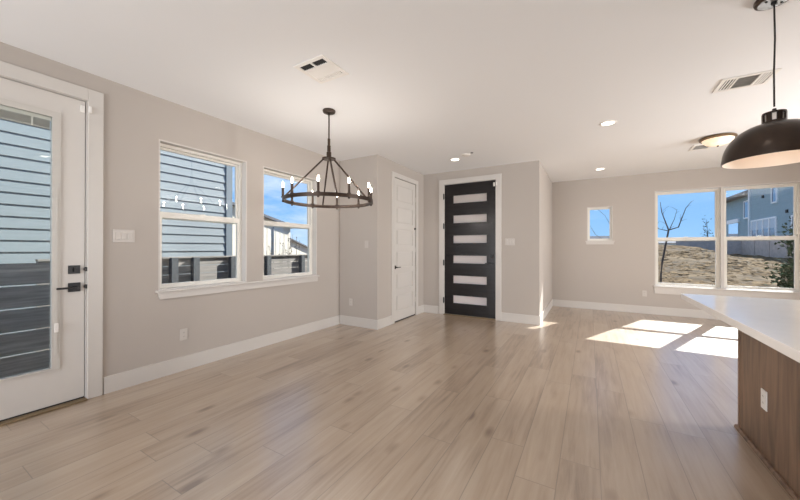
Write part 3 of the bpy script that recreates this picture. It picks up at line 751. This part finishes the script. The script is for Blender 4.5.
# square supply register on the left
v1 = thing('ceiling_vent', 'square white ceiling vent left of the chandelier canopy', 'ceiling vent', (-1.91, 1.975, H), 'ceiling vents')
x0, x1, y0, y1 = -2.072, -1.752, 1.818, 2.132
m = MB(); plate_frame(m, x0, x1, y0, y1, 0.034)
m.box(x0 + .034, x1 - .034, y0 + .094, y0 + .106, H - 0.009, H - 0.0005); m.box(x0 + .034, x1 - .034, y1 - .086, y1 - .076, H - 0.009, H - 0.0005)
m.box((x0 + x1) / 2 - .008, (x0 + x1) / 2 + .008, y0 + .034, y0 + .094, H - 0.009, H - 0.0005); m.box((x0 + x1) / 2 - .008, (x0 + x1) / 2 + .008, y1 - .076, y1 - .034, H - 0.009, H - 0.0005)
m.build('vent_frame', MP, v1)
MB().box(x0 + .03, x1 - .03, y0 + .03, y1 - .03, H - 0.0008, H - 0.0003).build('duct_opening', MDARK, v1)
def slat(axis, c, a0, a1, ang, w=0.017, parent=None, material=MP):
    """a louvre blade: long along axis"""
    s, k = math.sin(ang) * w / 2, math.cos(ang) * w / 2
    zc_ = H - 0.0055
    if axis == 'x': pts = [(c - k, zc_ - s), (c + k, zc_ + s), (c + k, zc_ + s + .0012), (c - k, zc_ - s + .0012)]; o = MB().prism(pts, a0, a1, 'x')
    else:
        pts = [(c - k, zc_ - s), (c + k, zc_ + s), (c + k, zc_ + s + .0012), (c - k, zc_ - s + .0012)]; o = MB().prism(pts, a0, a1, 'y')
    return o.build('louvre', material, parent)
for k in range(9):                                   # middle louvres throw one way
    slat('x', y0 + .114 + k * .0135, x0 + .034, x1 - .034, -0.2, 0.0145, v1)
for k in range(6):
    slat('y', x0 + .05 + k * .018, y0 + .034, y0 + .094, 0.9, 0.004, v1, MDARK); slat('y', (x0 + x1) / 2 + .024 + k * .018, y0 + .034, y0 + .094, 0.9, 0.004, v1, MDARK)
    slat('y', x0 + .046 + k * .018, y1 - .076, y1 - .034, -0.08, 0.0172, v1); slat('y', (x0 + x1) / 2 + .020 + k * .018, y1 - .076, y1 - .034, -0.08, 0.0172, v1)

# rectangular register on the right
v2 = thing('ceiling_vent', 'rectangular white ceiling vent beside the pendant cord, grey louvres in its middle', 'ceiling vent', (1.18, 3.985, H), 'ceiling vents')
x0, x1, y0, y1 = 0.995, 1.350, 3.842, 4.125
m = MB(); plate_frame(m, x0, x1, y0, y1, 0.030)
m.box(x0 + .098, x0 + .110, y0 + .03, y1 - .03, H - 0.009, H - 0.0005); m.box(x1 - .110, x1 - .098, y0 + .03, y1 - .03, H - 0.009, H - 0.0005)
m.build('vent_frame', MP, v2)
MB().box(x0 + .03, x1 - .03, y0 + .03, y1 - .03, H - 0.0008, H - 0.0003).build('duct_opening', MDARK, v2)
for k in range(13): slat('x', y0 + .040 + k * .0170, x0 + .110, x1 - .110, 0.3, 0.014, v2, MLOUV)
for k in range(3): slat('y', x0 + .044 + k * .021, y0 + .03, y1 - .03, 0.2, 0.012, v2)
for k in range(4): slat('y', x1 - .092 + k * .017, y0 + .03, y1 - .03, 0.2, 0.015, v2)

v3 = thing('ceiling_vent', 'small white ceiling vent half hidden behind the bowl ceiling light', 'ceiling vent', (1.36, 6.2, H), 'ceiling vents')
x0, x1, y0, y1 = 1.275, 1.50, 6.08, 6.38
m = MB(); plate_frame(m, x0, x1, y0, y1, 0.03); m.build('vent_frame', MP, v3)
MB().box(x0 + .03, x1 - .03, y0 + .03, y1 - .03, H - 0.0008, H - 0.0003).build('duct_opening', MDARK, v3)
for k in range(7): slat('x', y0 + .045 + k * .032, x0 + .03, x1 - .03, 0.15, 0.026, v3)

# ------------------------------------------------------------------ outdoors
def sstep(a, b, x):
    t = max(0.0, min(1.0, (x - a) / (b - a))); return t * t * (3 - 2 * t)
def gz(x, y):
    z = -0.22
    back = sstep(9.0, 46.0, y) * sstep(-6, -1, x)
    z += back * 0.92
    z += 1.0 * sstep(16, 33, y) * sstep(9.5, 6.5, x) * sstep(-6, -1, x) * (1 - sstep(45, 60, y))
    z += -0.45 * sstep(-6.5, -14, x) * (1 - sstep(30, 50, y))
    if y > 9.5 and x > -3: z += sstep(9.5, 12, y) * (0.10 * noise.noise(Vector((x * .7, y * .7, 0))) + 0.07 * noise.noise(Vector((x * 1.7, y * 1.7, 3))) + 0.03 * noise.noise(Vector((x * 3.6, y * 3.6, 8))))
    return z
gxs = [-45 + 3 * k for k in range(14)] + [-3 + 0.22 * k for k in range(82)] + [15.2 + 0.8 * k for k in range(15)] + [27.5 + 4 * k for k in range(12)]
gys = [-8 + 2 * k for k in range(8)] + [8 + 0.25 * k for k in range(140)] + [43 + 0.7 * k for k in range(10)] + [50 + 4 * k for k in range(18)]
bm = bmesh.new()
grid = [[bm.verts.new((x, y, gz(x, y))) for y in gys] for x in gxs]
for i in range(len(gxs) - 1):
    for j in range(len(gys) - 1):
        bm.faces.new((grid[i][j], grid[i + 1][j], grid[i + 1][j + 1], grid[i][j + 1]))
gm = MB(); gm.bm.free(); gm.bm = bm
go = gm.build('ground', MGR, None, True); tag(go, 'rough brown dry grass ground rising outside the far windows', 'ground', kind='structure')

# dry grass tufts that cover the slope
def tuft_mat():
    m = bpy.data.materials.new('dry_grass_tufts'); m.use_nodes = True; nt = m.node_tree; b = nt.nodes['Principled BSDF']
    g = nt.nodes.new('ShaderNodeNewGeometry'); r = nt.nodes.new('ShaderNodeValToRGB'); e = r.color_ramp.elements
    e[0].color = (0.10, 0.064, 0.034, 1); e[1].color = (0.25, 0.17, 0.088, 1); em = e.new(0.5); em.color = (0.165, 0.108, 0.055, 1)
    nt.links.new(g.outputs['Random Per Island'], r.inputs[0]); nt.links.new(r.outputs[0], b.inputs['Base Color']); b.inputs['Roughness'].default_value = 0.95; b.inputs['Specular IOR Level'].default_value = 0.05
    return m
rnd = random.Random(4); bm = bmesh.new(); cnt = 0
while cnt < 9000:
    y = 10.2 + 36 * rnd.random() ** 1.4; x = y * rnd.uniform(0.02, 0.46)
    if noise.noise(Vector((x * .55, y * .55, 5))) < rnd.uniform(-.45, .25): continue
    z = gz(x, y) - 0.02; cnt += 1; hgt = rnd.uniform(.012, .05) * (0.8 + y / 40); sp = rnd.uniform(.06, .2) * (0.8 + y / 40)
    top = bm.verts.new((x + rnd.uniform(-.04, .04), y, z + hgt)); ring = [bm.verts.new((x + sp * math.cos(a) * rnd.uniform(.6, 1.2), y + sp * math.sin(a), z)) for a in (0.2, 1.5, 2.8, 4.0, 5.2)]
    for k in range(5): bm.faces.new((ring[k], ring[(k + 1) % 5], top))
gm = MB(); gm.bm.free(); gm.bm = bm
gm.build('dry_grass', tuft_mat(), go)['kind'] = 'stuff'

# neighbouring house with lap siding outside the glass door and first window
nh = thing('neighbour_house', 'blue-grey lap-sided house close outside the glass door and first tall window', 'house', (-9.0, 0.5, -0.5))
SX, SY1 = -7.0, 4.40
m = MB(); m.box(-12.0, SX - 0.03, -6.0, SY1 - 0.02, -0.5, 6.2); m.build('house_body', MCORN, nh)
m = MB(); pitch = 0.168; z = -0.30; k = 0
while z < 6.0:
    # every board leans out at its lower edge, so the lap throws a real shadow line
    m.prism([(SX - 0.03, z), (SX + 0.004, z), (SX + 0.004, z + 0.004), (SX - 0.012, z + pitch - 0.003), (SX - 0.03, z + pitch - 0.003)], -6.0, SY1 - 0.13, 'y')
    z += pitch; k += 1
m.build('lap_siding', MSIDE, nh)
m = MB(); z = -0.30
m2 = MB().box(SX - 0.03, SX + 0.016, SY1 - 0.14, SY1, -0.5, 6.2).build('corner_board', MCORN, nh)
MB().prism([(-12.4, 6.1), (-6.6, 6.1), (-9.5, 8.2)], -6.4, SY1 + 0.4, 'y').build('roof', MSHIN, nh)

# close wooden screen outside the glass door
sc_ = thing('privacy_screen', 'low dark horizontal-board screen right outside the glass patio door', 'fence', (-4.75, -0.5, gz(-4.75, 0)))
for k in range(7):
    z1 = 1.118 - k * 0.222
    MB().box(-4.77, -4.745, -3.0, 1.62, max(z1 - 0.208, -0.22), z1).build('board', MFEND, sc_)
for y in (-2.9, -0.6, 1.5):
    MB().box(-4.86, -4.77, y, y + 0.09, -0.25, 1.10).build('post', MFEND, sc_)
m = MB()
# light gaps seen between the boards are the bright fence beyond
fe = thing('garden_fence', 'weathered horizontal-board fence running below the two tall windows outside', 'fence', (-6.0, 4, gz(-6, 4)))
for k in range(10):
    z1 = 1.10 - k * 0.138
    if z1 - 0.13 < -0.25: break
    MB().box(-6.02, -5.995, 1.2, 12.0, z1 - 0.130, z1).build('board', MFEN, fe)
for y in (2.68, 3.02, 3.70, 4.50, 5.45, 7.2, 9.0, 10.8):  # second and third posts stand in for dark shadow shapes on the fence
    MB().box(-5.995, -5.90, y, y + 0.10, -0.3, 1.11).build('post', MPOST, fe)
MB().box(-6.06, -5.96, 1.2, 12.0, 1.10, 1.125).build('cap_rail', MFEN, fe)

# cream houses beyond the second window
def gable_house(name, label, x0, x1, y0, y1, zb, ze, apex_y, za, ov, wallm, roofm, battens=True):
    t = thing(name, label, 'house', ((x0 + x1) / 2, (y0 + y1) / 2, zb))
    MB().prism([(y0, zb), (y1, zb), (y1, ze), (apex_y, za), (y0, ze)], x0, x1, 'x').build('wall', wallm, t)
    if battens:
        b = MB(); y = y0 + 0.1
        while y < y1:
            zz = ze + (za - ze) * (1 - abs(y - apex_y) / ((y1 - apex_y) if y > apex_y else (apex_y - y0)))
            b.box(x1, x1 + 0.012, y - 0.02, y + 0.02, zb, zz - 0.02); y += 0.3
        b.build('battens', wallm, t)
    sl1 = (za - ze) / (y1 - apex_y); sl0 = (za - ze) / (apex_y - y0)
    MB().prism([(apex_y, za), (y1 + ov, ze - ov * sl1), (y1 + ov, ze - ov * sl1 + 0.14), (apex_y, za + 0.14), (y0 - ov, ze - ov * sl0 + 0.14), (y0 - ov, ze - ov * sl0)], x0 - 0.2, x1 + 0.22, 'x').build('roof', roofm, t)
    return t
h1 = gable_house('cream_house', 'cream board-and-batten house with grey roof beyond the second tall window', -24, -16.0, 4.0, 13.85, -0.7, 2.58, 9.0, 3.75, 0.25, MCREAM, MSHIN)
MB().box(-15.99, -15.95, 12.55, 12.62, -0.6, 2.7).build('downspout', MSHIN, h1)
gable_house('distant_house', 'small beige house with grey roof right of the cream house', -36, -24.5, 15.0, 24.0, -0.8, 1.1, 19.4, 2.7, 0.3, MCREAM, MSHIN, False)

def dry_plant(x, y, h, label, seed):
    rnd = random.Random(seed); m = MB(); z = gz(x, y)
    for k in range(6):
        a = rnd.uniform(0, 2 * PI); l = h * rnd.uniform(.65, 1.0); sp = rnd.uniform(0.04, .15)
        p = [Vector((x, y, z - 0.03)), Vector((x + sp * .4 * math.cos(a), y + sp * .4 * math.sin(a), z + l * .5)), Vector((x + sp * math.cos(a), y + sp * math.sin(a), z + l))]
        m.tube(p, 0.008, 5, 0.003)
        for q in range(3):
            b0 = p[1].lerp(p[2], rnd.random()); d = Vector((rnd.uniform(-1, 1), rnd.uniform(-1, 1), rnd.uniform(.1, 1))).normalized()
            m.tube([b0, b0 + d * rnd.uniform(.06, .16)], 0.006, 4, 0.003)
            e = b0 + d * .1
            m.lathe([(0, -0.02), (0.018, 0), (0, 0.02)], e, 5)
    o = m.build('dry_plant', MDRY); tag(o, label, 'plant', 'dry plants behind the fence')
for i, (u, h, lab) in enumerate([(-0.405, 1.72, 'dry seed-headed plant in front of the cream house, first from the left'), (-0.372, 1.75, 'dry bushy plant in front of the cream house, second from the left'),
                                 (-0.345, 2.0, 'tallest dry plant, in front of the cream house corner'), (-0.315, 1.75, 'dry plant in front of the small beige house')]):
    dvec = Vector((fwd.x + u * rgt.x, fwd.y + u * rgt.y, 0)); s = 7.0 / -dvec.x
    dry_plant(dvec.x * s, dvec.y * s, h, lab, 20 + i)

# bare young tree outside the wide window
def bare_tree(name, label, base_pt, scale, limbs, trunk, seed, group=None):
    rnd = random.Random(seed)
    t = thing(name, label, 'tree', base_pt, group)
    b = Vector(base_pt); R = Vector((rgt.x, rgt.y, 0)).normalized(); D = Vector((-R.y, R.x, 0))
    def P(q): return b + R * q[0] * scale + Vector((0, 0, q[1] * scale)) + D * (q[2] if len(q) > 2 else 0) * scale
    MB().tube([P(q) for q in trunk], 0.034 * scale, 8, 0.028 * scale).build('trunk', MBARK, t, True)
    for lim in limbs:
        m = MB(); pts = [P(q) for q in lim[1]]
        m.tube(pts, lim[0] * scale, 6, lim[0] * 0.3 * scale)
        for k in range(lim[2]):
            i = rnd.randrange(1, len(pts)) if len(pts) > 2 else 1
            s = pts[i - 1].lerp(pts[i], rnd.random()); dr = (pts[i] - pts[i - 1]).normalized()
            d2 = (dr * .5 + R * rnd.uniform(-1, 1) + D * rnd.uniform(-.8, .8) + Vector((0, 0, rnd.uniform(0, .7)))).normalized()
            e = s + d2 * rnd.uniform(.12, .32) * scale
            m.tube([s, s.lerp(e, .5) + Vector((0, 0, .02)), e], 0.006 * scale, 5, 0.003 * scale)
        m.build('branch', MBARK, t, True)
    return t
bx, by = 2.53, 15.48
bz = gz(bx, by) - 0.05
fk = 2.20                                            # fork height above the tree base
limbs = [(0.024, [(0, fk), (-0.05, fk + .35, .1), (-0.10, fk + .70, .2), (-0.11, fk + 1.08, .25)], 6),
         (0.024, [(0, fk), (.28, fk + .10, -.1), (.36, fk + .42, -.15), (.47, fk + .80, -.2), (.60, fk + .95, -.2)], 6),
         (0.013, [(0.02, fk), (.05, fk + .4, -.2), (.06, fk + .75, -.3)], 3),
         (0.018, [(-.02, fk - .03), (-.22, fk + .06, .2), (-.34, fk + .28, .3)], 4)]
bare_tree('bare_tree', 'leafless young tree outside the left pane of the wide window', (bx, by, bz), 1.0, limbs,
          [(-.30, 0), (-.29, .5), (-.24, 1.0), (-.12, 1.6), (0, fk)], 3)
# a second one seen through the small square window
sx, sy = 0.62, 18.0
sz = gz(sx, sy) - 0.05
limbs2 = [(0.015, [(0, 1.7), (-.25, 1.75, .1), (-.55, 2.0, .2), (-.85, 2.4, .1)], 3), (0.015, [(0, 1.7), (.1, 2.3), (-.1, 2.9, .2), (-.45, 3.2, .2)], 3), (0.018, [(0, 1.7), (.2, 2.2), (.3, 3.0, -.1)], 4)]
bare_tree('bare_tree', 'leafless tree whose twigs cross the small square window', (sx + .18, sy, sz), 1.0, limbs2, [(0, 0), (.02, .9), (0, 1.7)], 5)

# slim sapling behind the far fence
def leafy(name, label, cat, base_pt, h, w, nleaf, leaf, seed, stem_r, mt, group=None):
    rnd = random.Random(seed); t = thing(name, label, cat, base_pt, group); b = Vector(base_pt)
    st = MB(); st.tube([b, b + Vector((0.02 * h, 0, h * .5)), b + Vector((0, 0, h * .95))], stem_r, 7, stem_r * .3)
    tips = []
    for k in range(26):
        f = rnd.uniform(.15, .95); s = b + Vector((0.01 * h, 0, h * f)); a = rnd.uniform(0, 2 * PI); rr = w * (1.05 - f * .75) * rnd.uniform(.5, 1)
        e = s + Vector((math.cos(a) * rr, math.sin(a) * rr, rnd.uniform(.02, .14) * h)); st.tube([s, e], stem_r * .35, 4, stem_r * .12); tips.append((s, e))
    st.build('stem', MBARK, t)
    bm = bmesh.new()
    for k in range(nleaf):
        s, e = rnd.choice(tips); c = s.lerp(e, rnd.uniform(.25, 1.1)) + Vector((rnd.gauss(0, 1), rnd.gauss(0, 1), rnd.gauss(0, 1))) * leaf * 1.3
        d = Vector((rnd.uniform(-1, 1), rnd.uniform(-1, 1), rnd.uniform(-.4, .8))).normalized(); q = d.orthogonal().normalized(); q.rotate(Matrix.Rotation(rnd.uniform(0, 6.28), 3, d))
        l = leaf * rnd.uniform(.7, 1.3)
        v = [bm.verts.new(c), bm.verts.new(c + d * l * .5 + q * l * .28), bm.verts.new(c + d * l), bm.verts.new(c + d * l * .5 - q * l * .28)]
        bm.faces.new(v)
    m = MB(); m.bm.free(); m.bm = bm; m.build('foliage', mt, t)
    return t
leafy('sapling', 'thin sapling showing above the grey fence through the wide window', 'tree', (12.75, 55.0, gz(12.75, 55) - .05), 4.3, 0.55, 150, 0.2, 8, 0.06, MLEAF)
leafy('evergreen_shrub', 'dark green shrub at the right edge of the wide window', 'shrub', (3.88, 9.9, gz(3.88, 9.9) - .03), 2.0, 0.50, 7000, 0.085, 11, 0.03, MLEAF)

# grey fence of the blue house
ff = thing('panel_fence', 'grey board fence standing on the dry slope before the blue house', 'fence', (13.0, 44.8, 0.4))
m = MB()
def fence_run(a, b, n, zt):
    a = Vector(a); b = Vector(b)
    for k in range(n):
        p, q = a.lerp(b, k / n), a.lerp(b, (k + 1) / n); d = (q - p).normalized(); nrm = Vector((-d.y, d.x, 0)) * 0.03
        mm = MB(); mm.prism([((p + nrm).x, (p + nrm).y), ((q + nrm - d * .06).x, (q + nrm - d * .06).y), ((q - nrm - d * .06).x, (q - nrm - d * .06).y), ((p - nrm).x, (p - nrm).y)], min(gz(p.x, p.y), gz(q.x, q.y)) - 0.3, zt, 'z')
        mm.build('fence_panel', MGFEN, ff)
        mp_ = MB(); mp_.box(q.x - .07, q.x + .07, q.y - .07, q.y + .07, gz(q.x, q.y) - 0.3, zt + .05); mp_.build('post', MGFEN, ff)
fence_run((13.0, 44.8, 0), (8.0, 44.8, 0), 4, 2.4)
fence_run((13.0, 44.8, 0), (13.2, 34.0, 0), 4, 2.3)

# blue two-storey house
bh = thing('blue_house', 'blue two-storey house with white windows beyond the wide window', 'house', (22, 50, 0.4))
bx_ = 16.0
def lap_house(x0, y0, y1, z0, z1, nm):
    m = MB(); m.box(x0 + .06, 30, y0, y1, z0, z1)
    z = z0
    while z < z1 - 0.05:
        m.prism([(x0 + .06, z), (x0, z), (x0 + .03, min(z + .30, z1)), (x0 + .06, min(z + .30, z1))], y0, y1, 'y'); z += 0.30
    m.build(nm, MBH, bh)
lap_house(bx_, 36, 53.0, 0.0, 9.3, 'main_wall')
lap_house(bx_ + .5, 53.0, 62.5, 0.0, 7.9, 'wing_wall')
MB().box(bx_ - .10, bx_ + .10, 52.9, 53.12, 0, 9.2).build('downspout', MBHW, bh)
MB().prism([(bx_ - .4, 7.75), (bx_ - .4, 8.10), (23, 11.0), (30, 8.1), (30, 7.75)], 53.1, 63.2, 'y').build('wing_roof', MSHIN, bh)
MB().prism([(bx_ - .5, 9.2), (30.5, 9.2), (23, 12.0)], 35.5, 53.4, 'y').build('main_roof', MSHIN, bh)
def hwin(y0, y1, z0, z1, x, n=1, name='window'):
    f = MB(); f.box(x - .10, x + .02, y0, y1, z0, z0 + .14); f.box(x - .10, x + .02, y0, y1, z1 - .14, z1)
    for k in range(n + 1):
        y = y0 + (y1 - y0 - .16) * k / n; f.box(x - .10, x + .02, y, y + .16, z0 + .14, z1 - .14)
    f = f.build(name, MBHW, bh)
    for k in range(n):
        a = y0 + .16 + (y1 - y0 - .16) * k / n; b = y0 + (y1 - y0 - .16) * (k + 1) / n
        MB().box(x - .05, x + .02, a, b, z0 + .14, (z0 + z1) / 2).build('pane', MBHG, f)
        MB().box(x - .05, x + .02, a, b, (z0 + z1) / 2, z1 - .14).build('pane', MPALE if n > 1 else MBHG, f)
hwin(46.6, 52.4, 2.3, 4.55, bx_, 4)
hwin(46.4, 47.6, 5.9, 7.6, bx_, 1)
hwin(54.4, 56.2, 5.0, 7.2, bx_ + .5, 1)
hwin(42.8, 43.8, 3.0, 4.4, bx_, 1)
MB().box(bx_ + .3, bx_ + .55, 57.6, 61.5, 4.7, 5.2).build('fascia', MBHW, bh)
MB().box(bx_ + .42, bx_ + .55, 57.9, 61.2, 2.4, 4.7).build('glass_wall', mat('bright_house_glass', (.75, .85, .95), .03, metal=.95, noise_amt=.01), bh)
for (y, z) in ((49.4, 6.75), (44.5, 4.7)):
    MB().box(bx_ - .10, bx_ + .02, y, y + .28, z, z + .3).build('wall_vent', MDARK, bh)

# long dark roofs on the horizon
def far_house(x, y, w, label, zt=3.6):
    t = thing('distant_house', label, 'house', (x, y, 0.3), 'distant houses on the horizon')
    z = 0.2
    MB().box(x - w / 2, x + w / 2, y, y + 7, z, 2.7).build('wall', MBHW, t)
    MB().prism([(y - .6, 2.5), (y + 7.6, 2.5), (y + 3.5, zt)], x - w / 2 - .5, x + w / 2 + .5, 'x').build('roof', MSHIN, t)
far_house(12.2, 84, 8.5, 'long low house with a dark roof on the horizon behind the bare tree')
far_house(2.4, 96, 8.0, 'low dark-roofed house on the horizon seen through the small square window', 4.7)
